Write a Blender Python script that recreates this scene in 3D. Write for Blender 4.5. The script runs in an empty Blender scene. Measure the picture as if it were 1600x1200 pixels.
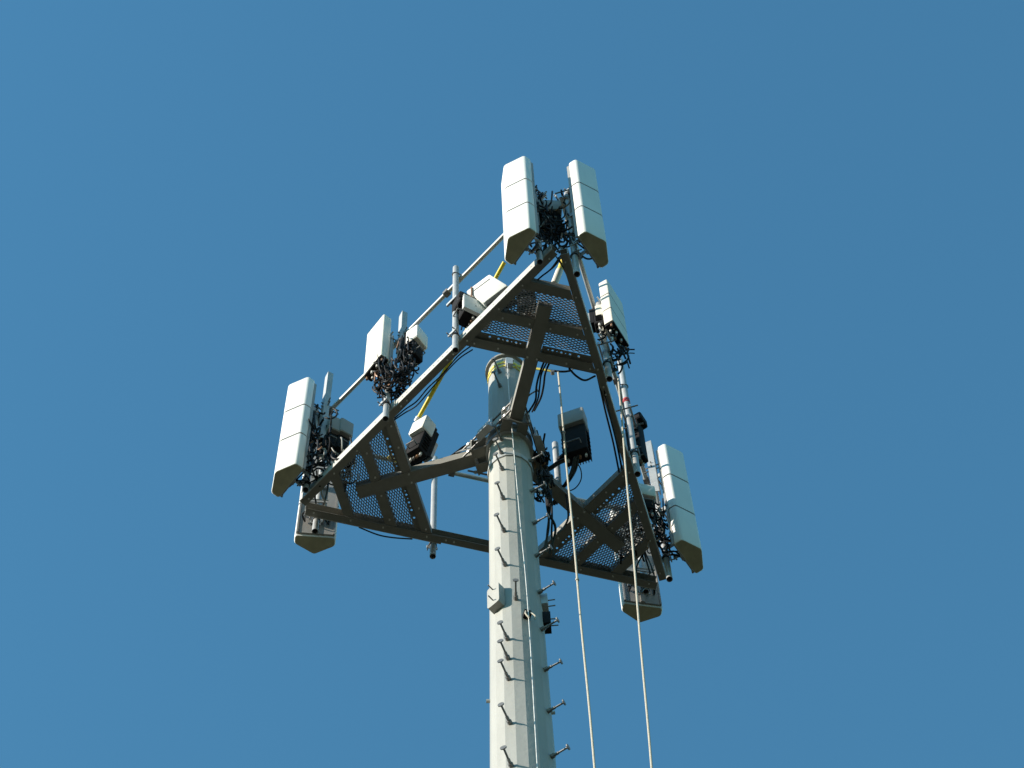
import bpy, math, random
from mathutils import Vector, Matrix
random.seed(7)
D = bpy.data
scene = bpy.context.scene
col = scene.collection
R_ = math.radians
V = Vector

# ------------------------------------------------------------------ camera
CAM = V((0.0, -10.0689, -24.0587))           # photographer on the ground, platform underside at z = 0
PAN, TILT, ROLL, FPX = 0.0069921, 1.1986896, -0.0481729, 4285.157
fw = V((math.sin(PAN)*math.cos(TILT), math.cos(PAN)*math.cos(TILT), math.sin(TILT)))
rt = fw.cross(V((0, 0, 1))).normalized(); up_ = rt.cross(fw)
rt, up_ = math.cos(ROLL)*rt + math.sin(ROLL)*up_, -math.sin(ROLL)*rt + math.cos(ROLL)*up_
cd = D.cameras.new('camera'); cam = D.objects.new('camera', cd); col.objects.link(cam)
cam.matrix_world = Matrix.Translation(CAM) @ Matrix((rt, up_, -fw)).transposed().to_4x4()
cd.sensor_width = 36; cd.lens = FPX/1600*36; cd.clip_start = .5; cd.clip_end = 20000
scene.camera = cam

# ------------------------------------------------------------------ sky, sun, exposure
SUN_AZ, SUN_EL = R_(-158), R_(21)
sdir = V((math.cos(SUN_AZ)*math.cos(SUN_EL), math.sin(SUN_AZ)*math.cos(SUN_EL), math.sin(SUN_EL)))
w = D.worlds.new('World'); scene.world = w; w.use_nodes = True
nt = w.node_tree; bg = nt.nodes['Background']
sky = nt.nodes.new('ShaderNodeTexSky'); sky.sky_type = 'NISHITA'; sky.sun_disc = False
sky.sun_elevation = SUN_EL; sky.sun_rotation = math.atan2(sdir.x, sdir.y)
sky.air_density = 1.8; sky.dust_density = 0.0; sky.ozone_density = 2.0
tint = nt.nodes.new('ShaderNodeMix'); tint.data_type = 'RGBA'; tint.blend_type = 'MULTIPLY'; tint.inputs[0].default_value = 1
tint.inputs[7].default_value = (.31, .66, .81, 1)          # the camera's cool white balance
nt.links.new(sky.outputs[0], tint.inputs[6]); nt.links.new(tint.outputs[2], bg.inputs[0]); bg.inputs[1].default_value = .145
ld = D.lights.new('sun', 'SUN'); ld.energy = 5.0; ld.angle = R_(.53); ld.color = (1, .905, .78)
sun = D.objects.new('sun', ld); col.objects.link(sun)
sun.rotation_euler = (-sdir).to_track_quat('-Z', 'Y').to_euler(); sun.location = sdir*40
vs = scene.view_settings; vs.view_transform = 'Standard'; vs.look = 'None'; vs.exposure = .7; vs.gamma = 1
vs.use_curve_mapping = False

# ------------------------------------------------------------------ helpers
def at(x, y, z):                              # a place on the tower at height z, read off its bearing from the camera
    d = fw + rt*((x-800)/FPX) - up_*((y-600)/FPX)
    return CAM + d*((z-CAM.z)/d.z)

def mat(name, c, rough=.5, metal=0., var=.08, scale=6., bump=0., streak=False, spec=.5, c2=None):
    m = D.materials.new(name); m.use_nodes = True
    n = m.node_tree; b = n.nodes['Principled BSDF']
    b.inputs['Roughness'].default_value = rough; b.inputs['Metallic'].default_value = metal
    b.inputs['Specular IOR Level'].default_value = spec
    tc = n.nodes.new('ShaderNodeTexCoord'); mp = n.nodes.new('ShaderNodeMapping')
    n.links.new(tc.outputs['Object'], mp.inputs[0])
    if streak: mp.inputs['Scale'].default_value = (1, 1, .18)
    nz = n.nodes.new('ShaderNodeTexNoise'); nz.inputs['Scale'].default_value = scale; nz.inputs['Detail'].default_value = 6
    nz.inputs['Roughness'].default_value = .65
    n.links.new(mp.outputs[0], nz.inputs['Vector'])
    rp = n.nodes.new('ShaderNodeValToRGB')
    rp.color_ramp.elements[0].position = .3; rp.color_ramp.elements[1].position = .7
    d = c2 if c2 else tuple(k*(1-var*2) for k in c)
    rp.color_ramp.elements[0].color = (*d, 1); rp.color_ramp.elements[1].color = (*[min(1, k*(1+var)) for k in c], 1)
    n.links.new(nz.outputs[0], rp.inputs[0]); n.links.new(rp.outputs[0], b.inputs['Base Color'])
    if bump:
        bp = n.nodes.new('ShaderNodeBump'); bp.inputs['Strength'].default_value = bump; bp.inputs['Distance'].default_value = .01
        n2 = n.nodes.new('ShaderNodeTexNoise'); n2.inputs['Scale'].default_value = scale*6
        n.links.new(tc.outputs['Object'], n2.inputs['Vector'])
        n.links.new(n2.outputs[0], bp.inputs['Height']); n.links.new(bp.outputs[0], b.inputs['Normal'])
    return m

M = dict(
    pole=mat('pole_galvanised', (.355, .355, .33), .55, .05, .09, 3.5, .2, True),
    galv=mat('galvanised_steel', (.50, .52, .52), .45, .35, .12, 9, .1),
    beam=mat('galvanised_shade_tone', (.25, .245, .215), .6, .05, .08, 5, .1),  # same steel as the webs, underside shade darkened into its colour
    rail=mat('galvanised_pipe', (.44, .45, .45), .45, .3, .10, 5),
    grat=mat('grating_steel', (.30, .31, .31), .5, .2, .08, 12),
    white=mat('radome_white', (.79, .79, .76), .42, 0, .05, 3.5, .03, True),
    cream=mat('panel_cream', (.74, .71, .62), .45, 0, .05, 3, .03, True),
    cap=mat('antenna_end_cap', (.52, .50, .33), .55, 0, .12, 8),
    back=mat('antenna_back_sheet', (.36, .345, .32), .5, .3, .12, 6, .05, True),
    plate=mat('galvanised_sunlit_tone', (.50, .50, .47), .5, .1, .06, 6, .05),  # same steel as the flanges, sunlight on the webs put into its colour
    seam=mat('seam_gasket', (.10, .10, .10), .7, 0, .1, 8),
    grey=mat('radio_grey', (.27, .27, .25), .5, 0, .05, 4),
    shell=mat('radio_white_cover', (.76, .76, .73), .45, 0, .03, 4),
    dark=mat('radio_dark_casting', (.014, .014, .016), .8, 0, .2, 14, 0, False, .15),
    black=mat('cable_black', (.010, .010, .012), .6, 0, .2, 20, 0, False, .3),
    bolt=mat('zinc_bolt', (.72, .71, .68), .4, .1, .15, 20),
    step=mat('step_bolt_steel', (.20, .20, .20), .5, .3, .15, 20),
    yellow=mat('yellow_plastic', (.72, .56, .03), .45, 0, .08, 7),
    strapy=mat('yellow_webbing', (.75, .60, .10), .7, 0, .1, 30),
    rope=mat('rope_cream', (.50, .46, .38), .8, 0, .1, 60, .3),
    red=mat('red_tape', (.45, .03, .02), .5, 0, .1, 20),
    brown=mat('connector_copper', (.30, .17, .10), .5, .2, .2, 30),
    grass=mat('grass_ground', (.024, .025, .014), .95, 0, .2, .4, 0, False, .2, (.028, .025, .015)),
    gravel=mat('gravel_ground', (.10, .095, .085), .95, 0, .2, 4),
)

class MB:
    def __init__(s, mx=None): s.v = []; s.f = []; s.mx = mx or Matrix()
    def add(s, vs_, fs):
        o = len(s.v); s.v += [s.mx @ V(p) for p in vs_]; s.f += [[i+o for i in f] for f in fs]; return s
    def hexa(s, q): return s.add(q, [(0,3,2,1),(4,5,6,7),(0,1,5,4),(1,2,6,5),(2,3,7,6),(3,0,4,7)])
    def box(s, x0, x1, y0, y1, z0, z1):
        return s.hexa([(x0,y0,z0),(x1,y0,z0),(x1,y1,z0),(x0,y1,z0),(x0,y0,z1),(x1,y0,z1),(x1,y1,z1),(x0,y1,z1)])
    def bbox(s, x0, x1, y0, y1, z0, z1, b=.01):      # box with bevelled vertical edges and slightly bevelled ends
        p = rpoly([(x0,y0),(x1,y0),(x1,y1),(x0,y1)], b, 2)
        cx, cy = (x0+x1)/2, (y0+y1)/2; k = 1-b/max(x1-x0, y1-y0)
        sm = [(cx+(a-cx)*k, cy+(c-cy)*k) for a, c in p]
        n = len(p); lv = [(sm, z0), (p, z0+b*.6), (p, z1-b*.6), (sm, z1)]
        vs_ = [(a, c, z) for q, z in lv for a, c in q]
        fs = [[r*n+i, r*n+(i+1) % n, (r+1)*n+(i+1) % n, (r+1)*n+i] for r in range(3) for i in range(n)]
        fs += [list(range(n))[::-1], [3*n+i for i in range(n)]]
        return s.add(vs_, fs)
    def beam(s, p0, p1, wd, h, upv=(0,0,1)):         # bar of wd x h centred on p0-p1
        p0, p1 = V(p0), V(p1); d = (p1-p0).normalized(); u = V(upv)
        a = d.cross(u)
        if a.length < 1e-4: a = d.cross(V((1,0,0)))
        a.normalize(); b = a.cross(d); a *= wd/2; b *= h/2
        return s.hexa([p0-a-b, p0+a-b, p1+a-b, p1-a-b, p0-a+b, p0+a+b, p1+a+b, p1-a+b])
    def tube(s, p0, p1, r, n=12, r2=None, hollow=False):
        p0, p1 = V(p0), V(p1); d = (p1-p0).normalized()
        a = d.cross(V((0,0,1)));  a = a if a.length > 1e-3 else d.cross(V((1,0,0))); a.normalize(); b = d.cross(a)
        r2 = r if r2 is None else r2
        ring = lambda p, q: [p+q*(math.cos(t)*a+math.sin(t)*b) for t in [2*math.pi*i/n for i in range(n)]]
        vs_ = ring(p0, r)+ring(p1, r2); fs = [[i, (i+1) % n, n+(i+1) % n, n+i] for i in range(n)]
        if hollow:                                    # open pipe end at p0: wall thickness and a deep bore
            vs_ += ring(p0, r*.84)+ring(p0+d*min(.3, (p1-p0).length*.5), r*.84)
            fs += [[2*n+(i+1) % n, (i+1) % n, i, 2*n+i] for i in range(n)]
            fs += [[3*n+i, 3*n+(i+1) % n, 2*n+(i+1) % n, 2*n+i] for i in range(n)]
            fs += [[3*n+i for i in range(n)][::-1], [n+i for i in range(n)]]
        else: fs += [list(range(n))[::-1], [n+i for i in range(n)]]
        return s.add(vs_, fs)
    def path(s, pts, r, n=6, sub=6):
        P = [V(p) for p in pts]
        if len(P) > 2 and sub > 1:
            Q = [P[0]*2-P[1]]+P+[P[-1]*2-P[-2]]; o = []
            for i in range(1, len(Q)-2):
                for k in range(sub):
                    t = k/sub; a, b, c, d = Q[i-1:i+3]
                    o.append(.5*((2*b)+(c-a)*t+(2*a-5*b+4*c-d)*t*t+(3*b-a-3*c+d)*t**3))
            P = o+[P[-1]]
        vs_ = []; fs = []; ref = V((.3, .5, .81))
        for i, p in enumerate(P):
            d = (P[min(i+1, len(P)-1)]-P[max(i-1, 0)])
            d = d.normalized() if d.length > 1e-9 else V((0,0,1))
            a = d.cross(ref)
            if a.length < .05: a = d.cross(V((1,0,0)))
            a.normalize(); b = d.cross(a)
            vs_ += [p+r*(math.cos(t)*a+math.sin(t)*b) for t in [2*math.pi*k/n for k in range(n)]]
            if i: fs += [[(i-1)*n+k, (i-1)*n+(k+1) % n, i*n+(k+1) % n, i*n+k] for k in range(n)]
        m = len(P)-1; fs += [list(range(n))[::-1], [m*n+k for k in range(n)]]
        return s.add(vs_, fs)
    def prism(s, poly, z0, z1):
        n = len(poly); vs_ = [(x, y, z0) for x, y in poly]+[(x, y, z1) for x, y in poly]
        return s.add(vs_, [[i, (i+1) % n, n+(i+1) % n, n+i] for i in range(n)]+[list(range(n))[::-1], [n+i for i in range(n)]])
    def holes(s, o, ux, uy, uz, length, width, th, hs):
        # perforated strip: starts at o, runs along ux, width along uy, thickness along uz; hs = [(x, r, stretch)], cut right through
        o, ux, uy, uz = V(o), V(ux).normalized(), V(uy).normalized(), V(uz).normalized()
        P = lambda x, y, z: o+ux*x+uy*y+uz*z
        def blk(x0, x1):
            if x1-x0 > 1e-4: s.hexa([P(x0,0,0),P(x1,0,0),P(x1,width,0),P(x0,width,0),P(x0,0,th),P(x1,0,th),P(x1,width,th),P(x0,width,th)])
        x = 0; k = 12
        for (hx, hr, st) in sorted(hs):
            c = min(width/2, hr*st+.012)
            if hx-c < x or hx+c > length: continue
            blk(x, hx-c); x = hx+c
            out = []; inn = []
            for i in range(k):
                t = 2*math.pi*(i+.5)/k; ct, sn = math.cos(t), math.sin(t)
                q = 1/max(abs(ct)/c, abs(sn)/(width/2)); out.append((hx+ct*q, width/2+sn*q))
                inn.append((hx+ct*hr*st, width/2+sn*hr))
            for i, t in enumerate([45, 135, 225, 315]):  # pull the nearest outline point into each corner
                sx, sy = (1 if i in (0, 3) else -1), (1 if i < 2 else -1)
                j = min(range(k), key=lambda q: (out[q][0]-(hx+sx*c))**2+(out[q][1]-(width/2+sy*width/2))**2)
                out[j] = (hx+sx*c, width/2+sy*width/2)
            vs_ = [P(a, b, z) for z in (0, th) for ring in (out, inn) for a, b in ring]
            fs = []
            for i in range(k):
                j = (i+1) % k
                fs += [[i, k+i, k+j, j], [2*k+i, 2*k+j, 3*k+j, 3*k+i], [k+i, 3*k+i, 3*k+j, k+j], [i, j, 2*k+j, 2*k+i]]
            s.add(vs_, fs)
        blk(x, length); return s
    def build(s, name, m, parent=None, base=None, smooth=35):
        b = V(parent['_b']) if parent is not None else V(base if base is not None else (0,0,0))
        me = D.meshes.new(name); me.from_pydata([p-b for p in s.v], [], s.f)
        me.materials.append(M[m] if isinstance(m, str) else m)
        if smooth:
            me.polygons.foreach_set('use_smooth', [True]*len(me.polygons)); me.set_sharp_from_angle(angle=R_(smooth))
        me.update()
        o = D.objects.new(name, me); col.objects.link(o); o['_b'] = list(b)
        if parent is not None: o.parent = parent
        else: o.location = b
        return o

def rpoly(p, r, n=3):                              # round the corners of a polygon
    o = []; L = len(p)
    for i in range(L):
        a, b, c = V(p[i-1]), V(p[i]), V(p[(i+1) % L])
        e, g = (a-b), (c-b); k = min(r, e.length*.45, g.length*.45)
        s_, t_ = b+e.normalized()*k, b+g.normalized()*k
        for j in range(n+1):
            t = j/n; q = s_*(1-t)**2+b*2*t*(1-t)+t_*t*t; o.append((q.x, q.y))
    return o

def rv(s): return V((random.uniform(-s, s), random.uniform(-s, s), random.uniform(-s, s)))
def tag(o, label, cat, group=None, kind=None):
    if label: o['label'] = label
    if cat: o['category'] = cat
    if group: o['group'] = group
    if kind: o['kind'] = kind
    return o
def thing(name, label, cat, base, group=None):
    o = D.objects.new(name, None); col.objects.link(o); o.location = V(base); o['_b'] = list(V(base)); o.empty_display_size = .1
    return tag(o, label, cat, group)
def frame(loc, az, tilt=None):                     # local y = the way it faces, z = up
    m = Matrix.Translation(V(loc)) @ Matrix.Rotation(az-math.pi/2, 4, 'Z')
    return m @ tilt if tilt else m

# ------------------------------------------------------------------ the tower's own axes
TH = -1.296167                                     # bearing of the nearest platform corner
SIDE = 3.8; RC = SIDE/math.sqrt(3); RIN = RC/2
uT = lambda a: V((math.cos(TH+a), math.sin(TH+a), 0))
ARM = {'T': uT(0), 'L': uT(-2*math.pi/3), 'R': uT(2*math.pi/3)}
NOR = {'A': -ARM['R'], 'B': -ARM['L'], 'C': -ARM['T']}
TAN = {k: V((-n.y, n.x, 0)) for k, n in NOR.items()}
def on_side(s, t, off=0., z=0.): return NOR[s]*(RIN+off)+TAN[s]*t+V((0,0,z))
GROUND = -25.75
PX = .015                                          # pole axis
def prad(z): return .198+(.07-z)*.0072 if z < .3 else .196-.008*(z-.3)

# ------------------------------------------------------------------ ground
g = MB()
N_ = 64
rings = [0.01, 6, 40, 200, 1200, 6000]
vs_ = [(r*math.cos(2*math.pi*i/N_), r*math.sin(2*math.pi*i/N_), GROUND) for r in rings for i in range(N_)]
g.add(vs_, [[j*N_+i, j*N_+(i+1) % N_, (j+1)*N_+(i+1) % N_, (j+1)*N_+i] for j in range(len(rings)-1) for i in range(N_)])
tag(g.build('ground', 'grass', None, (0,0,0), 0), None, None, None, 'structure')
g = MB().box(-6, 6, -6, 6, GROUND+.004, GROUND+.05)
tag(g.build('gravel_pad', 'gravel', None, (0,0,GROUND), 0), None, None, None, 'structure')

# ------------------------------------------------------------------ monopole
mono = thing('monopole', 'tall pale grey many-sided tapered steel monopole rising through the picture', 'monopole', (PX, 0, GROUND))
FN = 18
def ngon(r, z, n=FN, a0=None):
    a0 = R_(-80) if a0 is None else a0
    return [(PX+r*math.cos(a0+2*math.pi*i/n), r*math.sin(a0+2*math.pi*i/n), z) for i in range(n)]
def shaft(mb, zs):
    v = []; 
    for z, r in zs: v += ngon(r, z)
    f = [[j*FN+i, j*FN+(i+1) % FN, (j+1)*FN+(i+1) % FN, (j+1)*FN+i] for j in range(len(zs)-1) for i in range(FN)]
    f += [list(range(FN))[::-1], [(len(zs)-1)*FN+i for i in range(FN)]]
    return mb.add(v, f)
shaft(MB(), [(GROUND+.06, prad(GROUND)), (-9.6, prad(-9.6))]).build('lower_shaft', 'pole', mono, None, 12)
shaft(MB(), [(-9.9, prad(-9.9)+.011), (-4.0, prad(-4)), (.3, prad(.3)), (2.04, prad(2.04))]).build('upper_shaft', 'pole', mono, None, 12)
shaft(MB(), [(-.60, prad(-.6)+.012), (-.52, prad(-.52)+.012)]).build('reinforcing_band', 'galv', mono, None, 12)
b = MB(); n = 36
for z, r in ((2.04, .212), (2.075, .212)): b.v += [V(p) for p in ngon(r, z, n)]
b.f = [[i, (i+1) % n, n+(i+1) % n, n+i] for i in range(n)]+[list(range(n))[::-1], [n+i for i in range(n)]]
b.build('top_plate', 'beam', mono)
MB().box(PX-.55, PX+.55, -.55, .55, GROUND+.01, GROUND+.06).build('base_plate', 'galv', mono)
def step_bolt(z, a, L=.17):
    d = V((math.cos(R_(-90+a)), math.sin(R_(-90+a)), 0)); p = V((PX, 0, z))+d*(prad(z)*math.cos(R_(10)))
    d = (d+rv(.035)).normalized(); L += random.uniform(-.008, .008)
    b = MB().tube(p-d*.01, p+d*.035, .021, 6).tube(p+d*.035, p+d*.07, .013, 6).tube(p+d*.05, p+d*L, .0085, 8).tube(p+d*L, p+d*(L+.009), .026, 10)
    o = b.build('step_bolt', 'step' , mono)
for z in (1.624, 1.23, -.178, -.534, -.904, -1.585, -2.295, -3.001, -4.414, -4.76, -5.112, -5.835, -6.494, -7.2, -7.9): step_bolt(z, -20)
step_bolt(-3.703, 0)
for z in (1.10, -.518, -1.225, -1.939, -2.628, -3.357, -4.057, -4.773, -5.468, -6.181, -6.9, -7.6): step_bolt(z, 60, .15)
def port_cover(a, z, wd, h, dp, m='galv'):
    mx = frame((PX+prad(z)*.985*math.cos(R_(-90+a)), prad(z)*.985*math.sin(R_(-90+a)), z), R_(-90+a))
    b = MB(mx); b.mx = mx @ Matrix.Rotation(R_(90), 4, 'X')
    p = rpoly([(-wd/2, -h/2), (wd/2, -h/2), (wd/2, h/2), (-wd/2, h/2)], .03, 2)
    b.prism(p, -dp, .004)
    o = b.build('port_cover', m, mono)
    for s in (-1, 1):
        MB(mx).tube((0, dp, s*h*.28), (0, dp+.06, s*h*.28), .006, 6).build('stud', 'step', o)
port_cover(-40, -3.60, .13, .36, .07, 'pole')
port_cover(84, -3.40, .12, .20, .05); port_cover(88, -3.72, .12, .22, .06, 'dark')
for (a, z) in ((-88, -5.05), (86, -5.3)):
    d = V((math.cos(R_(-90+a)), math.sin(R_(-90+a)), 0)); p = V((PX, 0, z))+d*prad(z)
    MB().tube(p-d*.01, p+d*.03, .016, 8).build('jacking_nut', 'galv', mono)
# bracket near the pole top
mx = frame((PX+.03, -prad(1.7), 1.72), R_(-80))
MB(mx).box(-.035, .035, -.01, .05, 0, .16).box(-.05, .05, .0, .03, .16, .18).build('anchor_bracket', 'galv', mono)

# ------------------------------------------------------------------ platform
plat = thing('antenna_platform', 'dark triangular steel platform with mesh grating clamped round the pole', 'platform', (PX, 0, 0))
def loc(k, a, l, z): n = ARM[k]; return n*a+V((-n.y, n.x, 0))*l+V((0,0,z))
HL = lambda a: (RC-a)*math.tan(R_(30))             # half width of a corner at distance a along its arm
def bolts_at(pts, par, r=.012, h=.012, m='bolt'):
    for p in pts: MB().tube(V(p)-V((0,0,h)), V(p)+V((0,0,.002)), r, 6).build('bolt', m, par)
def channel_beam(p0, p1, out, wd=.078, h=.15, th=.009, z0=0., slot=True, name='side_beam', sp=.085):
    # outer web with slots, bottom and top flanges pointing inwards
    p0, p1 = V(p0), V(p1); d = (p1-p0); L = d.length; d.normalize(); Z = V((0,0,1))
    b = MB()
    hs = [(x*sp+.05, .008, 1.6) for x in range(int((L-.08)/sp))] if slot else []
    face = MB().holes(p0+Z*z0, d, Z, -out, L, h, th, hs)
    for zz in (z0, z0+h-th):
        q0, q1 = p0-out*(th+.0005), p1-out*(th+.0005); i_ = out*(wd-th)
        b.hexa([q0+Z*zz, q1+Z*zz, q1-i_+Z*zz, q0-i_+Z*zz, q0+Z*(zz+th), q1+Z*(zz+th), q1-i_+Z*(zz+th), q0-i_+Z*(zz+th)])
    o = b.build(name, 'beam', plat); face.build('outer_web', 'plate', o)  # web split from its flanges to carry the lighter sunlit tone
    return o
for s in 'ABC':
    for sg in (-1, 1):
        a, b_ = on_side(s, sg*.40), on_side(s, sg*1.74)
        if sg < 0: a, b_ = b_, a
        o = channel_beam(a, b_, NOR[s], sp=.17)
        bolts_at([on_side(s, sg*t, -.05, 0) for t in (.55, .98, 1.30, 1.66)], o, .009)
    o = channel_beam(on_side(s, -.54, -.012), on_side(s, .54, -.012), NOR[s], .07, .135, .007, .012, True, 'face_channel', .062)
    bolts_at([on_side(s, sg*t, -.05, .012) for t in (.28, .36) for sg in (-1, 1)], o, .010)
def cross(k, a0, a1, z0=.011, h=.12, name='cross_beam'):
    am = (a0+a1)/2; l = HL(a1)-.082/math.cos(R_(30))
    l0 = HL(a0)-.082/math.cos(R_(30)); b = MB(); th = .009
    n = ARM[k]; t = V((-n.y, n.x, 0))
    P = lambda a, q, z: loc(k, a, q, z)
    b.hexa([P(a0,-l0,z0),P(a0,l0,z0),P(a1,l,z0),P(a1,-l,z0),P(a0,-l0,z0+th),P(a0,l0,z0+th),P(a1,l,z0+th),P(a1,-l,z0+th)])
    b.hexa([P(a0,-l0,z0+th),P(a0,l0,z0+th),P(a0+th,l0,z0+th),P(a0+th,-l0,z0+th),P(a0,-l0,z0+h),P(a0,l0,z0+h),P(a0+th,l0,z0+h),P(a0+th,-l0,z0+h)])
    b.hexa([P(a1-th,-l,z0+th),P(a1-th,l,z0+th),P(a1,l,z0+th),P(a1,-l,z0+th),P(a1-th,-l,z0+h),P(a1-th,l,z0+h),P(a1,l,z0+h),P(a1,-l,z0+h)])
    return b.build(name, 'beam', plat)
def clip_line(p, d, poly):                          # part of the line p+td inside a convex ccw polygon
    t0, t1 = -9, 9
    for i in range(len(poly)):
        a, b = V(poly[i]), V(poly[(i+1) % len(poly)]); e = b-a; nn = V((-e.y, e.x))
        q = nn.dot(p-a); r = nn.dot(d)
        if abs(r) < 1e-9:
            if q < 0: return None
            continue
        t = -q/r
        if r > 0: t0 = max(t0, t)
        else: t1 = min(t1, t)
    return (t0, t1) if t1-t0 > .01 else None
def grating(k, a0, a1, l0, l1, z=.075):
    # expanded metal: two crossing families of narrow strands, cut to the opening
    sgn = 1 if (l1 or 1) > 0 else -1
    ins = lambda a: HL(a)-.075/math.cos(R_(30))
    if l1 is None: q = [(a0, l0), (a1, l0), (a1, -l0), (a0, -l0)]
    else: q = [(a0, l0), (a1, l0), (a1, ins(a1)*sgn), (a0, ins(a0)*sgn)] if l1 else [(a0, -ins(a0)), (a1, -ins(a1)), (a1, ins(a1)), (a0, ins(a0))]
    ar = sum(q[i][0]*q[(i+1) % 4][1]-q[(i+1) % 4][0]*q[i][1] for i in range(4))
    if ar < 0: q = q[::-1]
    b = MB(); CL, CS = .057, .0255
    for f, sl in enumerate((CS/CL, -CS/CL)):
        d = V((sl, 1)).normalized()
        c = -2.0
        while c < 4:
            r = clip_line(V((c, 0)), d, q)
            if r:
                p0, p1 = V((c, 0))+d*r[0], V((c, 0))+d*r[1]
                zz = z+f*.0035
                b.beam(loc(k, p0.x, p0.y, zz), loc(k, p1.x, p1.y, zz), .0085, .006)
            c += CS
    return b.build('grating_panel', 'grat', plat, None, 0)
for k in 'TLR':
    n = ARM[k]; t = V((-n.y, n.x, 0))
    # arm: closed box section passing under the cross beams
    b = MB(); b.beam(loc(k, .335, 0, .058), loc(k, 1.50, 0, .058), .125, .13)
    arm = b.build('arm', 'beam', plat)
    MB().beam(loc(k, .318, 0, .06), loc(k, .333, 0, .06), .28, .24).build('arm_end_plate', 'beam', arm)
    for s_ in (-1, 1):
        MB().add([loc(k, .334, s_*.07, .124), loc(k, .334, s_*.07, .205), loc(k, .50, s_*.07, .124), loc(k, .334, s_*.078, .124), loc(k, .334, s_*.078, .205), loc(k, .50, s_*.078, .124)],
                 [(0,1,2),(3,5,4),(0,3,4,1),(1,4,5,2),(2,5,3,0)]).build('gusset', 'galv', arm, None, 0)
    base = cross(k, .945, 1.035); cross(k, 1.247, 1.345); cross(k, 1.61, 1.70)
    bolts_at([loc(k, .985, l, .011) for l in (-.56, -.33, .33, .56)], base, .010)
    for sg in (-1, 1):
        hs = []
        for i in range(9): hs.append((.06+i*.042, .0115 if i % 2 else .0065, 1))
        b = MB(); p = loc(k, 1.036, sg*.075, .05)
        b.holes(p, t*sg, n, V((0,0,1)), .50, .058, .008, hs)
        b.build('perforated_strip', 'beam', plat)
        grating(k, 1.096, 1.246, sg*.064, sg)
        grating(k, 1.346, 1.609, sg*.064, sg)
    grating(k, 1.503, 1.609, -.062, None)
    bolts_at([loc(k, 1.29, l, .011) for l in (-.36, -.10, .10, .36)]+[loc(k, .97, l, -.007) for l in (-.045, .045)], plat, .010)
# collar: pole saddles, ears and threaded rods
b = MB()
for z0, z1 in ((-.06, .0), (.13, .19)):
    v = []
    for z, r in ((z0, prad(0)+.001), (z1, prad(0)+.001), (z1, prad(0)+.03), (z0, prad(0)+.03)): v += ngon(r, z)
    b.add(v, [[j*FN+i, j*FN+(i+1) % FN, ((j+1) % 4)*FN+(i+1) % FN, ((j+1) % 4)*FN+i] for j in range(4) for i in range(FN)])
b.build('collar_ring', 'galv', plat)
for k in 'TLR':
    for sg in (-1, 1):
        # V-shaped saddle plate between end plate and pole, upper and lower
        for z in (-.05, .16):
            b = MB(); b.hexa([loc(k, .20, sg*.03, z), loc(k, .317, sg*.03, z), loc(k, .317, sg*.125, z), loc(k, .16, sg*.13, z),
                              loc(k, .20, sg*.03, z+.012), loc(k, .317, sg*.03, z+.012), loc(k, .317, sg*.125, z+.012), loc(k, .16, sg*.13, z+.012)])
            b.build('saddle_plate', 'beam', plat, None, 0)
keys = ['T', 'R', 'L']
for i, k in enumerate(keys):
    k2 = keys[(i+1) % 3]
    for z in (-.03, .15):
        p, q = loc(k, .325, .128, z), loc(k2, .325, -.128, z); d = (q-p).normalized()
        MB().tube(p-d*.11, q+d*.11, .010, 8).build('threaded_rod', 'step', plat)
        for e, s_ in ((p, -1), (q, 1)):
            MB().tube(e+d*s_*.022, e+d*s_*.045, .019, 6).build('rod_nut', 'galv', plat)
    m_ = (loc(k, .325, .155, 0)+loc(k2, .325, -.155, 0))/2; m_.z = .06
    nn = V((m_.x, m_.y, 0)).normalized(); tt = V((-nn.y, nn.x, 0))
    MB().hexa([m_-tt*.11-nn*.02+V((0,0,-.12)), m_+tt*.11-nn*.02+V((0,0,-.12)), m_+tt*.08+nn*.05+V((0,0,-.12)), m_-tt*.08+nn*.05+V((0,0,-.12)),
               m_-tt*.11-nn*.02+V((0,0,-.105)), m_+tt*.11-nn*.02+V((0,0,-.105)), m_+tt*.08+nn*.05+V((0,0,-.105)), m_-tt*.08+nn*.05+V((0,0,-.105))]).build('clamp_ear', 'galv', plat, None, 0)
    MB().beam(m_-tt*.10, m_+tt*.10, .014, .20).build('clamp_ear', 'galv', plat, None, 0)

# ------------------------------------------------------------------ mount pipes and handrails
pipe_data = {  # side, place along it, bottom, top, label
 'A1': ('A', -1.595, -.05, 2.0, 'dark mount pipe carrying the far-left white antenna'),
 'A2': ('A', -.462, -.29, 1.9, 'mount pipe below the cream panel at the left-hand edge'),
 'A3': ('A', .492, -.32, 2.03, 'bare sunlit vertical pipe at the upper left, beside the leaning white radio'),
 'A4': ('A', 1.625, -.22, 1.9, 'mount pipe behind the left of the two top antennas'),
 'B1': ('B', -1.67, -.45, 2.0, 'mount pipe behind the right of the two top antennas'),
 'B2': ('B', -.553, -.33, 1.75, 'mount pipe carrying the small cream panel at the upper right'),
 'B3': ('B', .402, -.44, 2.55, 'tall grey pipe at the right-hand edge, behind the right rope'),
 'B4': ('B', 1.553, -.41, 2.0, 'mount pipe carrying the white antenna at the far right'),
 'C1': ('C', 1.617, -.21, 2.1, 'short pipe end in front of the grey antenna back at lower left'),
 'C2': ('C', .467, -.21, 2.2, 'pipe hanging below the rear beam between left corner and pole'),
 'C4': ('C', -1.656, .01, 2.1, 'pipe behind the beam in front of the lower right antenna back'),
}
PIPE = {}
RZ, RO = 1.78, -.012
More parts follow.
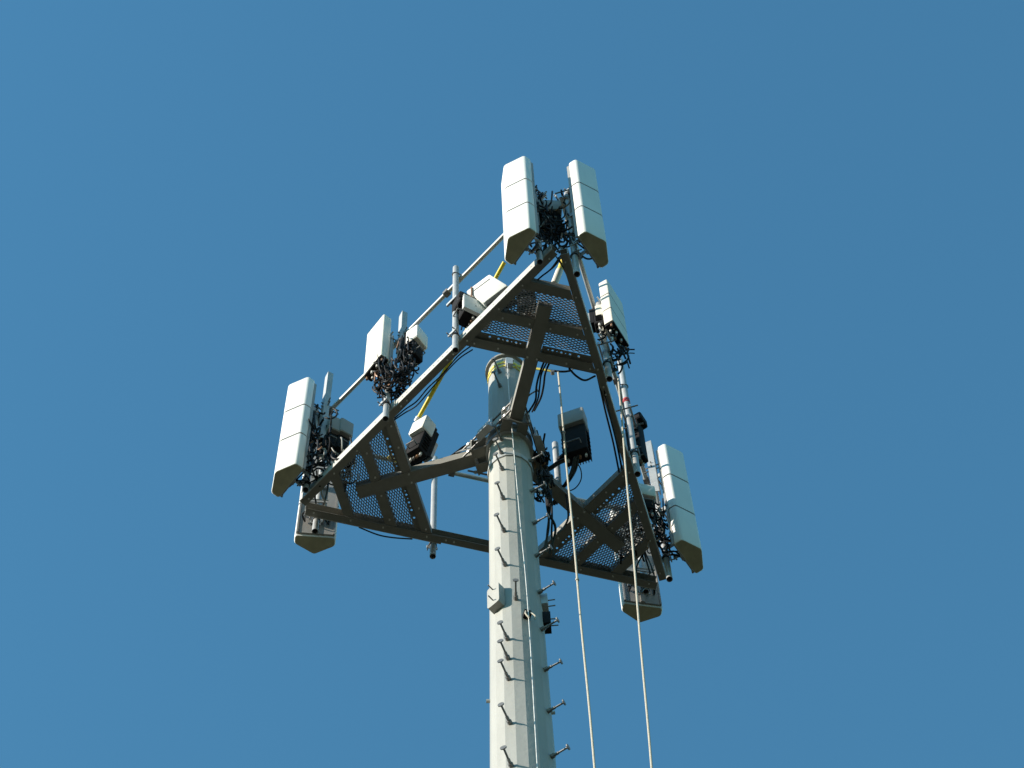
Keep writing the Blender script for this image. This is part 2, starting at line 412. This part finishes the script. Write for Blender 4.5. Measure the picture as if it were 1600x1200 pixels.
def ubolt(par, p, n, r, m='step', wd=.045):        # plate and two studs round a pipe, facing n
    n = V(n); t = V((-n.y, n.x, 0)); p = V(p)
    o = MB().beam(p-n*(r+.012)-t*wd*1.2, p-n*(r+.012)+t*wd*1.2, .012, .05).build('clamp_plate', 'galv', par)
    MB().path([p-n*(r+.05)-t*(r+.008), p-n*r-t*(r+.008), p+n*(r*.75)-t*(r*.75), p+n*(r+.007), p+n*(r*.75)+t*(r*.75), p-n*r+t*(r+.008), p-n*(r+.05)+t*(r+.008)], .006, 6, 3).build('u_bolt', m, par)
for k, (s, t, z0, z1, lab) in pipe_data.items():
    p = on_side(s, t, .045, z0); q = on_side(s, t, .045, z1)
    th = thing('mount_pipe', lab, 'pipe', p, 'vertical mount pipes round the platform')
    PIPE[k] = (p, q)
    MB().tube(p, q, .031, 16, hollow=True).build('tube', 'rail', th)
    for z in ((.06, RZ) if z1 > RZ else (.06,)):
        ubolt(th, V((p.x, p.y, z+.02)), -NOR[s] if z < 1 else NOR[s], .031)
    if z0 > -.6: MB().tube(V((p.x, p.y, .035)), V((p.x, p.y, .055)), .037, 16).build('clamp_band', 'black', th)
rail_lab = {'A': 'sunlit handrail pipe along the upper left edge above the platform', 'B': 'handrail pipe along the right-hand edge from top corner to right corner',
            'C': 'handrail pipe across the far rear edge, passing behind the pole'}
for s in 'ABC':
    p, q = on_side(s, -1.72, RO, RZ), on_side(s, 1.72, RO, RZ)
    th = thing('handrail_pipe', rail_lab[s], 'handrail', p, 'handrail pipes above the platform edges')
    MB().tube(p, q, .024, 12, hollow=True).build('tube', 'rail', th)
    for t in (-1.45, -.30, .30, 1.45):
        c_ = on_side(s, t, RO, RZ); MB().beam(c_-TAN[s]*.03, c_+TAN[s]*.03, .062, .062).build('rail_clamp', 'step', th)

# ------------------------------------------------------------------ panel antennas
def big_antenna(lab, xy, z0, z1, az, pipe=None, white='white', ends=True):
    az = R_(az); mx = frame((xy[0], xy[1], 0), az)
    th = thing('panel_antenna', lab, 'antenna', (xy[0], xy[1], z0), 'tall white panel antennas')
    HW, SD, AP = .2, .1, .205
    outl = [(-HW, .012), (HW, .012), (HW, SD), (0, AP), (-HW, SD)]
    P = rpoly(outl, .026, 4); sh = lambda k: [(x*k, .09+(y-.09)*k) for x, y in P]
    L = z1-z0; za, zb = z0+L*.335, z0+L*.665; gp = .015
    def sect(a, b, lo=False, hi=False):
        lv = [(P, a+(.012 if lo else 0)), (P, b-(.012 if hi else 0))]
        if lo: lv.insert(0, (sh(.965), a))
        if hi: lv.append((sh(.965), b))
        m = MB(mx); n = len(P); m.add([(x, y, z) for q, z in lv for x, y in q],
            [[j*n+i, j*n+(i+1) % n, (j+1)*n+(i+1) % n, (j+1)*n+i] for j in range(len(lv)-1) for i in range(n)]+[list(range(n))[::-1], [(len(lv)-1)*n+i for i in range(n)]])
        return m
    for a, b, lo, hi in ((z0, za-gp, True, False), (za+gp, zb-gp, False, False), (zb+gp, z1, False, True)):
        o = sect(a, b, lo, hi).build('radome', white, th, None, 40)
        if lo: MB(mx).prism(sh(.93), z0-.004, z0+.001).build('end_cap', 'cap', o, None, 0)
    for z in (za, zb):
        MB(mx).prism(sh(.955), z-gp, z+gp).build('seam_band', 'seam', th, None, 40)
    MB(mx).box(-HW*.93, HW*.93, -.006, .011, z0+.03, z1-.03).box(-.02, .02, -.022, -.0065, z0+.03, z1-.03).box(-HW*.93, -HW*.85, -.016, -.0065, z0+.03, z1-.03).box(HW*.85, HW*.93, -.016, -.0065, z0+.03, z1-.03).build('back_sheet', 'back', th, None, 0)
    for f in (.13, .5, .85):
        z = z0+L*f
        br = MB(mx).box(-.07, .07, -.035, -.0225, z-.05, z+.05).box(-.07, -.058, -.13, -.035, z-.04, z+.04).box(.058, .07, -.13, -.035, z-.04, z+.04).build('mount_bracket', 'galv', th, None, 0)
        MB(mx).tube((-.10, -.115, z), (.10, -.115, z), .008, 6).build('bracket_bolt', 'step', br)
        MB(mx).tube((-.10, -.235, z+.02), (.10, -.235, z+.02), .008, 6).box(-.09, .09, -.235, -.222, z-.03, z+.03).build('clamp_back', 'galv', br)
    for i in range(5):
        x = -.13+i*.065; MB(mx).tube((x, -.035, z0+.40), (x, -.035, z0+.30), .013, 8).box(x-.015, x+.015, -.045, -.0065, z0+.40, z0+.42).build('connector', 'step', th)
    return th, mx
ANT = {}
for key, lab, xy, z0, z1, az in [
  ('TL', 'white antenna at the very top, left of the pair, front in full sun', (.242, -2.073), -.202, 2.089, -142.5),
  ('TR', 'white antenna at the very top, right of the pair, front in blue shade', (.819, -1.936), .033, 2.335, -32.0),
  ('LL', 'white antenna at the far left tip, leaning right in the picture, front in full sun', (-2.054, .176), -.169, 2.095, -139.5),
  ('RR', 'white antenna at the far right tip with its front in shade', (1.645, 1.137), -.17, 2.22, -31.6),
  ('LB', 'antenna seen from behind at lower left, grey back and dark olive underside', (-1.89, .834), .086, 2.366, 97.),
  ('RB', 'antenna seen from behind at lower right, under the right rope', (1.257, 1.721), .089, 2.369, 100.6)]:
    ANT[key] = big_antenna(lab, xy, z0, z1, az)

def slim_panel(lab, p, az, z0, z1, wd=.29, dp=.10, d=.10, m='cream', bands=(), slots=True):
    az = R_(az); u = V((math.cos(az), math.sin(az), 0)); c = V((p.x, p.y, 0))+u*d
    mx = frame((c.x, c.y, 0), az); th = thing('slim_panel_antenna', lab, 'antenna', (c.x, c.y, z0), 'slim cream panel antennas')
    P = rpoly([(-wd/2, 0), (wd/2, 0), (wd/2, dp), (-wd/2, dp)], .018, 3)
    sh = lambda k: [(x*k, dp/2+(y-dp/2)*k) for x, y in P]
    n = len(P); lv = [(P, z0), (P, z1-.012), (sh(.95), z1)]
    MB(mx).add([(x, y, z) for q, z in lv for x, y in q], [[j*n+i, j*n+(i+1) % n, (j+1)*n+(i+1) % n, (j+1)*n+i] for j in range(2) for i in range(n)]+[list(range(n))[::-1], [2*n+i for i in range(n)]]).build('radome', m, th, None, 40)
    MB(mx).prism(sh(.93), z0-.03, z0-.0005).build('connector_plate', 'dark', th, None, 40)
    for z in bands: MB(mx).prism(sh(1.012), z-.008, z+.008).build('tie_band', 'seam', th, None, 40)
    for i in range(7):
        x = -wd*.42+i*wd*.14; y = dp*(.3 if i % 2 else .68)
        MB(mx).tube((x, y, z0-.029), (x, y, z0-.09), .012, 8).build('connector', 'bolt' if i % 3 else 'brown', th)
    for i in range(9 if slots else 0):   # slotted flank
        MB(mx).box(wd/2-.001, wd/2+.002, dp*.45, dp*.55, z0+.12+i*(z1-z0-.24)/9, z0+.16+i*(z1-z0-.24)/9).build('flank_slot', 'seam', th, None, 0)
    for z in (z0+.18, z1-.18):
        MB(mx).box(-.06, .06, -.05, -.001, z-.035, z+.035).tube((-.1, -.055, z), (.1, -.055, z), .008, 6).build('mount_bracket', 'galv', th)
    return th, mx
ANT['LM'] = slim_panel('cream flat panel with a mass of hanging cables, middle of the left edge', PIPE['A2'][0], -140, .80, 1.96)
ANT['RT'] = slim_panel('small cream flat panel with two dark bands, right of the top corner', PIPE['B2'][0], -29, .64, 1.84, .32, .10, .09, 'cream', (1.0, 1.42), False)

# ------------------------------------------------------------------ radio units
def radio(lab, p, az, wd=.28, dp=.16, h=.5, cover='shell', cf=.55, tilt=None, fins=True, slot=False, handle=True, ncon=4, cov_dp=.05, group='remote radio units'):
    mx = frame(p, R_(az), tilt)
    th = thing('remote_radio_unit', lab, 'radio unit', p, group)
    body = MB(mx).bbox(-wd/2, wd/2, -dp/2, dp/2, 0, h, .012).build('casting', 'dark', th)
    if fins:
        m = MB(mx); k = 9
        for i in range(k):
            x = -wd*.46+i*wd*.92/(k-1); m.box(x-.004, x+.004, -dp/2-.035, -dp/2+.001, .04, h-.04)
        m.build('cooling_fins', 'dark', body, None, 0)
        m = MB(mx)
        for i in range(5):
            z = .06+i*h*(1-cf)*.8/5; m.box(-wd/2-.012, wd/2+.012, -dp*.3, dp*.3, z, z+.006)
        m.build('side_fins', 'dark', body, None, 0)
    c = MB(mx); y1 = dp/2+cov_dp
    c.bbox(-wd/2-.01, wd/2+.01, -dp*.25, y1, h*(1-cf), h+.02, .02)
    cv = c.build('cover', cover, th)
    if slot: MB(mx).box(-wd*.38, wd*.38, y1-.004, y1+.003, h*.80, h*.83).build('vent_slot', 'seam', cv, None, 0)
    for i in range(ncon):
        x = -wd*.36+i*wd*.72/max(1, ncon-1); MB(mx).tube((x, 0, .001), (x, 0, -.05), .013, 8).build('connector', ('bolt', 'brown', 'step')[i % 3], th)
    if handle: MB(mx).path([(-wd*.28, dp/2+.002, h*.14), (-wd*.28, dp/2+.05, h*.15), (wd*.28, dp/2+.05, h*.15), (wd*.28, dp/2+.002, h*.14)], .008, 6, 1).build('handle', 'step', th)
    MB(mx).box(-.05, .05, -dp/2-.09, -dp/2-.036, h*.25, h*.75).build('mount_bracket', 'galv', th, None, 0)
    return th, mx
RAD = {}
RAD['LM'] = radio('grey radio unit behind the cream panel on the left edge', at(645, 562, .95), -35, .16, .13, .62, 'shell', .5)
RAD['L1'] = radio('grey covered radio unit, left one of a pair near the left corner', at(513, 704, .75), -62, .11, .14, .60, 'grey', .5)
RAD['L2'] = radio('grey covered radio unit, right one of a pair near the left corner', at(530, 710, .75), -55, .13, .14, .62, 'grey', .5)
RAD['LA'] = radio('radio box with a pale lid below the yellow tube, beside the left arm', at(650, 712, .22), -125, .17, .14, .52, 'shell', .40, Matrix.Rotation(R_(-14), 4, 'Y') )
RAD['T1'] = radio('white radio unit leaning beside the upper left beam, dark slot in its face', at(786, 476, .62), -120, .27, .15, .50, 'shell', .92, Matrix.Rotation(R_(20), 4, 'Y') @ Matrix.Rotation(R_(-6), 4, 'X'), True, True, False)
RAD['T2'] = radio('black radio unit with a white side panel, clamped to the bare upper left pipe', at(735, 503, .45), -150, .16, .22, .46, 'dark', .5)
RAD['T3'] = radio('grey radio unit between the two top antennas', at(858, 362, .95), -85, .24, .14, .62, 'grey', .42)
RAD['T4'] = radio('dark radio box standing above the mesh of the top corner', at(824, 489, .14), -95, .16, .16, .42, 'dark', .5)
RAD['RA'] = radio('large dark radio unit with a grey top, right of the pole behind the left rope', at(902, 714, .36), -107, .25, .15, .90, 'grey', .33)
RAD['RB'] = radio('slim grey ribbed radio box behind the tall pipe on the right edge', at(1001, 718, .35), -30, .13, .11, .95, 'dark', .12, None, True, False, False)
RAD['RT'] = radio('pale small radio unit behind the small upper right panel', at(938, 512, .80), -10, .11, .10, .46, 'cream', .6)
RAD['RC'] = radio('cream boxed radio unit just inside the far right antenna', at(1010, 800, .45), -75, .16, .12, .42, 'cream', .55)

# white side panel of the black radio and its bracket to the bare pipe
m_, x_ = RAD['T2']; MB(x_).box(-.12, -.085, -.10, .13, -.02, .34).build('side_panel', 'shell', m_)
p = PIPE['A3'][0]
MB().beam(V((p.x, p.y, .95))-NOR['A']*-.05, V((p.x, p.y, .95))-NOR['A']*.16, .05, .05).beam(V((p.x, p.y, .95))+NOR['A']*.05-TAN['A']*.07, V((p.x, p.y, .95))+NOR['A']*.05+TAN['A']*.07, .02, .05).build('pipe_bracket', 'galv', m_)
# short pipe on the right arm that holds the large radio
p = loc('R', .66, -.02, .125); q = V((p.x, p.y, 1.22))
th = thing('mount_pipe', 'short pale stub pipe standing on the right arm beside the large dark radio', 'pipe', p, 'vertical mount pipes round the platform')
MB().tube(p, q, .033, 14).build('tube', 'rail', th); MB().tube(q, q+V((0,0,.03)), .033, 14, .012).build('pipe_cap', 'shell', th)
MB().beam(V((p.x, p.y, .75)), V((p.x, p.y, .75))+(at(890, 705, .75)-V((p.x, p.y, .75)))*.8, .05, .05).build('standoff', 'dark', th)

# ------------------------------------------------------------------ upright channels clamped to the rails
def channel(lab, p, z0, z1, az, wd=.075, dp=.05):
    mx = frame((p.x, p.y, 0), R_(az)); th = thing('upright_channel', lab, 'steel channel', (p.x, p.y, z0), 'upright channels clamped to the handrails')
    m = MB(mx)
    m.hexa([(-wd/2, .01, z0), (wd/2, .01, z0+.04), (wd/2, .02, z0+.04), (-wd/2, .02, z0), (-wd/2, .01, z1), (wd/2, .01, z1), (wd/2, .02, z1), (-wd/2, .02, z1)])
    for s in (-1, 1): m.box(s*wd/2-(.008 if s > 0 else 0), s*wd/2+(.008 if s < 0 else 0), -dp+.01, .0095, z0+.02, z1)
    m.build('web', 'rail', th, None, 0)
    for z in (RZ-.04, RZ+.05): MB(mx).tube((-.09, -.02, z), (.11, -.02, z), .007, 6).tube((0, -.16, z), (0, .04, z), .007, 6).build('clamp_bolt', 'step', th)
    return th
def chan_px(lab, px, z, half, az): channel(lab, at(*px, z), z-half, z+half, az)
chan_px('sunlit upright channel beside the far left antenna', (507, 636), 1.75, .90, -150)
chan_px('sunlit upright channel beside the cream panel on the left edge', (627, 524), 1.78, .62, -150)
chan_px('pale upright channel just left of the far right antenna', (1019, 731), 1.75, .66, -110)

# ------------------------------------------------------------------ yellow tubes, sling, ropes
p, q = at(653, 655, .80), at(788, 410, 1.55)
th = thing('yellow_tube', 'long yellow tube slanting from the left radio box up behind the beam', 'tube', p)
MB().tube(p, q, .021, 12).build('tube', 'yellow', th); MB().tube(p-(q-p).normalized()*.03, p+(q-p).normalized()*.02, .03, 10).build('end_fitting', 'galv', th)
p, q = at(866, 444, .75), at(884, 398, 1.25)
th = thing('yellow_tube', 'short cream and yellow tube seen through the top corner', 'tube', p)
MB().tube(p, p+(q-p)*.45, .036, 12).build('sleeve', 'cream', th); MB().tube(p+(q-p)*.46, q, .030, 12).build('tube', 'strapy', th)
zz = 1.80; rr = prad(zz)+.008
c_ = V((PX, 0, zz))
pul = at(872, 581, 1.62)
th = thing('yellow_sling', 'yellow webbing sling wrapped round the top of the pole', 'sling', (PX+rr, 0, zz))
def band(z, r, h, th_=.006):
    b = MB(); v = []
    for zz_, r_ in ((z, r), (z+h, r), (z+h, r+th_), (z, r+th_)): v += ngon(r_, zz_)
    return b.add(v, [[j*FN+i, j*FN+(i+1) % FN, ((j+1) % 4)*FN+(i+1) % FN, ((j+1) % 4)*FN+i] for j in range(4) for i in range(FN)])
band(1.86, prad(1.86)+.001, .05).build('wrap', 'strapy', th); band(1.765, prad(1.77)+.001, .04).build('wrap', 'strapy', th)
MB().beam(V((PX+.10, -rr*.9, 1.80)), pul+V((-.06, 0, .03)), .008, .05).build('tail', 'strapy', th)
th = thing('pulley_block', 'small dark pulley block at the top of the left rope', 'pulley', pul)
MB().tube(pul+V((-.055, -.01, .01)), pul+V((-.055, .03, .01)), .02, 10).build('sheave', 'step', th)
MB().path([pul+V((-.10, 0, .05)), pul+V((-.04, 0, .03)), pul+V((.0, 0, .012)), pul+V((.07, 0, .0)), pul+V((.13, 0, .02))], .011, 6, 3).build('shackle', 'dark', th)
MB().path([pul+V((.10, 0, .01)), pul+V((.17, -.02, .03)), pul+V((.25, -.10, .05))], .006, 6, 3).build('tie_line', 'rope', th)
def rope(lab, p, q, r):
    th = thing('hoist_rope', lab, 'rope', q, 'hoist ropes')
    b = MB(); n = 60; pts = [p+(q-p)*(i/n)+V((math.sin(i*.9)*.002, math.cos(i*1.3)*.002, 0)) for i in range(n+1)]
    b.path(pts, r, 8, 1).build('strand', 'rope', th)
    return th
th = rope('left cream rope hanging straight down beside the pole', pul+V((0, 0, -.01)), V((pul.x, pul.y, GROUND+.06)), .0095)
for z in (-.0, -3.25): MB().tube((pul.x, pul.y, z), (pul.x, pul.y, z+.03), .016, 8).build('knot', 'rope', th)
P1, P2 = at(966, 592, .80), at(1018, 1200, -6.6)
th = rope('right cream rope slanting down from the right-hand edge', P1, P1+(P2-P1)*((GROUND+.06-P1.z)/(P2.z-P1.z)), .0095)
rp = at(975, 628, 1.3)

# ------------------------------------------------------------------ safety cable on the pole
def pp(a, z, off): d = V((math.cos(R_(-90+a)), math.sin(R_(-90+a)), 0)); return V((PX, 0, z))+d*(prad(z)+off)
th = thing('safety_cable', 'thin climbing safety cable running down the front of the pole', 'cable', pp(20, -25, .05))
MB().path([pp(4, 1.72, .05), pp(5, .6, .06), pp(8, -.4, .07), pp(14, -2.2, .06), pp(20, -4.05, .055), pp(20, -8, .055), pp(20, -25, .06)], .0055, 6, 6).build('wire', 'bolt', th)
z = -4.05; mx = frame(pp(20, z, 0), R_(-70))
MB(mx).box(-.03, .03, -.01, .05, 0, .07).build('guide_bracket', 'dark', th)
MB(mx).path([(-.02, .05, .03), (-.05, .07, -.05), (-.05, .06, -.09)], .007, 6, 3).path([(.02, .05, .03), (.03, .07, -.06), (.0, .07, -.12)], .007, 6, 3).build('guide_clip', 'rope', th)

# ------------------------------------------------------------------ cables
def bundle(lab, runs, r=.009, m='black', group='black cable bundles'):
    base = V(runs[0][0]); th = thing('cable_bundle', lab, 'cables', base, group)
    for i, pts in enumerate(runs):
        MB().path(pts, r*(.8+.4*random.random()), 6, 5).build('cable', m if isinstance(m, str) else m[i % len(m)], th)
    return th
def hang(p, q, sag, jit=.05, k=3):
    p, q = V(p), V(q); o = [p]
    for i in range(1, k+1):
        t = i/(k+1); o.append(p.lerp(q, t)+V((0, 0, -sag*4*t*(1-t)))+rv(jit))
    return o+[q]
def loc_pt(mx, x, y, z): return mx @ V((x, y, z))
def jumper(lab, ak, z0, dst, n, spread=.25, sag=.25, m=('black',), r=.009):
    th, mx = ANT[ak]; runs = []
    for i in range(n):
        s = loc_pt(mx, -.12+.24*i/max(1, n-1), -.035, z0+.305)
        e = V(dst)+rv(spread*.5); mid = s+V((0, 0, -.07))+rv(.015)
        runs.append([s, mid]+hang(mid, e, sag, .06)[1:])
    return bundle(lab, runs, r, list(m))
def above(k, dx, dz): p = PIPE[k][0]; return V((p.x, p.y, dz))+dx
jumper('black jumper cables under the left top antenna', 'TL', -.20, at(850, 372, .5), 5, .15, .0)
jumper('black jumper cables under the right top antenna', 'TR', .03, at(878, 372, .6), 5, .15, .05)
jumper('black jumper cables looping below the far left antenna', 'LL', -.17, at(515, 730, .25), 6, .25, .06)
jumper('dark cables looping below the far right antenna', 'RR', -.17, at(1026, 838, .3), 5, .16, .06)
jumper('cables hanging behind the grey antenna at lower left', 'LB', .09, at(512, 745, .2), 3, .25, .05, ('black', 'grey'))
jumper('cables hanging behind the lower right antenna', 'RB', .09, at(1012, 838, .2), 3, .2, .05)
# dense knots of jumpers round each radio cluster
def knot(lab, c, n, s, sz, m=('black',)*8+('dark',)*4+('brown',), r=.0085, group='black cable bundles'):
    runs = []
    for i in range(n):
        a = V(c)+V((random.uniform(-s, s), random.uniform(-s, s), random.uniform(-sz, sz)))
        h = random.uniform(0, math.pi); d = V((math.cos(h), math.sin(h), 0)); rd = min(.13, s*random.uniform(.35, 1.0)); hh = random.uniform(.5, 1.3)*rd
        t0 = random.choice((-1.2, -.3, .4)); t1 = t0+random.uniform(2.4, 4.4); pts = []
        for k in range(7):
            t = t0+(t1-t0)*k/6; pts.append(a+d*(rd*.6*math.cos(t))+V((0, 0, -hh*math.sin(t)))+V((-d.y, d.x, 0))*(s*.25*(k/6-.5)))
        if random.random() < .5: pts.append(pts[-1]+V((0, 0, random.uniform(.08, .3)*(1 if random.random() < .5 else -1)))+rv(.03))
        runs.append(pts)
    return bundle(lab, runs, r, list(m), group)
knot('dense knot of black cables between the two top antennas', at(862, 352, 1.0), 70, .14, .45)
knot('tangle of cables behind the far left antenna', at(498, 690, .75), 60, .12, .52)
knot('tangle of cables under the cream panel on the left edge', at(616, 590, .60), 80, .15, .25, ('black',)*8+('dark',)*5+('brown',))
knot('tangle of cables behind the left-edge grey radio', at(634, 562, .95), 36, .10, .36)
knot('tangle of cables above the left corner beam', at(520, 728, .3), 40, .18, .15, ('black', 'grey', 'dark'))
knot('cables and fittings beside the small upper right panel', at(948, 520, .75), 22, .07, .40, ('black', 'grey', 'bolt', 'dark'))
knot('loops of cable below the small upper right panel', at(966, 560, .40), 22, .09, .24)
knot('tangle of cables beside the pipe at the right corner', at(1032, 818, .5), 40, .07, .36, ('black', 'dark', 'grey'))
knot('tangle of dark cables above the right corner mesh', at(1000, 830, .28), 44, .20, .12)
knot('dark cables inside the platform at the upper left pipe', at(732, 480, .75), 26, .10, .18)
knot('cluster of cables leaving the right side of the pole', V((PX+.30, .10, -.35)), 64, .075, .60)
# trunk cables
def line(lab, px, z, r=.009, n=2, gap=(.0, .0, .035), jit=.006):
    zs = z if isinstance(z, (list, tuple)) else [z]*len(px)
    runs = [[at(x, y, zz)+V(gap)*i+rv(jit) for (x, y), zz in zip(px, zs)] for i in range(n)]
    return bundle(lab, runs, r)
line('pair of black cables slung along the upper left beam', [(738, 545), (715, 562), (690, 590), (668, 612), (650, 633), (632, 645), (614, 659)], [.06, .0, -.03, -.02, -.04, -.02, .05], .0065, 2, (.0, -.01, .06), .01)
line('pair of straight black cables across the right-hand edge', [(934, 588), (946, 640), (958, 690), (968, 740)], [.05, -.02, -.02, .05], .010, 2, (.03, 0, 0))
line('black cables running down the top arm', [(852, 562), (842, 585), (839, 605), (836, 625), (826, 645)], [.10, .05, .06, .05, .15], .009, 3, (.03, .0, .02))
line('black cables draped along the left arm', [(640, 738), (665, 733), (690, 722), (712, 708), (728, 697), (752, 692)], [.20, .14, .18, .20, .24, .25], .011, 3, (.0, .02, .03))
line('thin black cable sagging under the lower left beam', [(560, 823), (590, 836), (615, 840), (645, 842)], [.05, -.06, -.07, .02], .007, 1)
line('black cable laid along the rear beam', [(672, 826), (710, 838), (735, 846), (775, 852)], [.20, .19, .20, .19], .010, 2, (0, .02, .02))
line('black cables looping down from the large dark radio', [(897, 715), (893, 735), (884, 752), (872, 770), (862, 790)], [.30, .2, .1, .12, .1], .013, 3, (.02, 0, .02))
line('thin black loop below the large dark radio', [(902, 722), (908, 735), (907, 750), (899, 763), (888, 768)], [.32, .2, .1, .08, .12], .006, 1)
line('thick black cable from the large radio to the pole', [(884, 718), (872, 724), (860, 732), (846, 738)], [.36, .34, .3, .3], .022, 1)
line('black cable loop hanging right of the pole', [(884, 770), (886, 790), (887, 808), (883, 822), (872, 834)], [.05, -.2, -.3, -.3, -.1], .010, 1)
line('dark cables rising from the pole to the right arm', [(850, 860), (856, 830), (852, 800), (850, 770), (846, 740), (842, 700), (836, 672)], [-.5, -.6, -.5, -.3, -.1, .1, .2], .011, 4, (.02, .02, .02), .035)
line('thin black cables crossing the top corner opening', [(878, 398), (862, 420), (846, 432), (832, 443)], [.2, .12, .1, .1], .007, 2, (.03, 0, .05))
line('thin black cables on the right of the top corner', [(872, 402), (884, 424), (896, 446), (906, 462)], [.3, .2, .16, .12], .007, 2, (-.02, 0, .08))
line('black cable dipping under the top corner base beam', [(888, 575), (900, 588), (915, 594), (930, 587)], [.0, -.06, -.07, .02], .009, 1)
line('loose black whiskers of cable right of the small panel', [(975, 553), (984, 551), (992, 551)], [.45, .5, .5], .006, 2, (0, 0, .08))

# ------------------------------------------------------------------ small hardware on the tall right pipe
p = PIPE['B3'][0]
def cluster(lab, base, parts):
    th = thing('pipe_clamp', lab, 'clamp', base, 'pipe clamp brackets')
    for nm, mb, m in parts: mb.build(nm, m, th, None, 35)
    return th
for k, z, lab in (('B3', .98, 'wide clamp bracket on the tall pipe at the right-hand edge'), ('B2', .35, 'clamp bracket on the pipe under the small upper right panel')):
    p = PIPE[k][0]; c_ = V((p.x, p.y, z)); mx = frame(c_, math.atan2(NOR['B'].y, NOR['B'].x))
    cluster(lab, c_, [('plate', MB(mx).box(-.12, .12, .033, .05, -.03, .03).box(-.12, .12, -.05, -.033, -.03, .03), 'galv'),
                      ('stud', MB(mx).tube((-.10, -.12, 0), (-.10, .12, 0), .008, 6), 'step'), ('stud', MB(mx).tube((.10, -.12, 0), (.10, .12, 0), .008, 6), 'step')])
p = PIPE['B3'][0]; z = 1.35
o = MB().tube((p.x, p.y, z), (p.x, p.y, z+.09), .036, 12).build('red_tape_wrap', 'red', None, (p.x, p.y, z)); tag(o, 'scrap of red and white tape wrapped on the tall right-hand pipe', 'tape')
# perforated ladder plate hanging from the right-hand beam
c_ = on_side('B', .36, -.06, -.02)

# bracket of the left arm's radio and a yellow strap over the left corner mesh
m_, x_ = RAD['LA']
MB(x_).box(.10, .115, -.16, .06, .0, .26).tube((.10, -.12, .06), (.27, -.12, .03), .007, 6).tube((.10, -.05, .20), (.26, -.05, .18), .007, 6).tube((.10, -.14, .18), (.24, -.20, .12), .007, 6).build('rear_bracket', 'dark', m_)
p = at(607, 713, .13); d = (at(618, 722, .13)-p); e = V((-d.y, d.x, 0))*.5
o = MB().add([p-e, p+d*1.1, p+e*.6, p-e+V((0,0,.01)), p+d*1.1+V((0,0,.01)), p+e*.6+V((0,0,.01))], [(0,1,2),(3,5,4),(0,3,4,1),(1,4,5,2),(2,5,3,0)]).build('yellow_strap', 'strapy', None, p, 0)
tag(o, 'scrap of yellow strap lying on the mesh of the left corner', 'strap')
# dark tilt brackets at the tops of the two upper mount pipes
for k, lab in (('A4', 'dark tilt bracket at the top of the pipe behind the left top antenna'), ('B1', 'dark tilt bracket at the top of the pipe behind the right top antenna'), ('A1', 'dark tilt bracket on the pipe behind the far left antenna')):
    p, q = PIPE[k]; z = q.z-.12
    mx = frame((q.x, q.y, z), math.atan2(NOR[pipe_data[k][0]].y, NOR[pipe_data[k][0]].x))
    cluster(lab, (q.x, q.y, z), [('arm', MB(mx).beam((-.03, .03, .0), (-.03, .17, .12), .02, .05).beam((.03, .03, .0), (.03, .17, .12), .02, .05), 'dark'),
        ('plate', MB(mx).box(-.08, .08, -.05, -.034, -.06, .06).box(-.08, .08, .034, .05, -.06, .06), 'dark'),
        ('stud', MB(mx).tube((-.065, -.11, .03), (-.065, .08, .03), .008, 6), 'step'), ('stud', MB(mx).tube((.065, -.11, .03), (.065, .08, .03), .008, 6), 'step')])
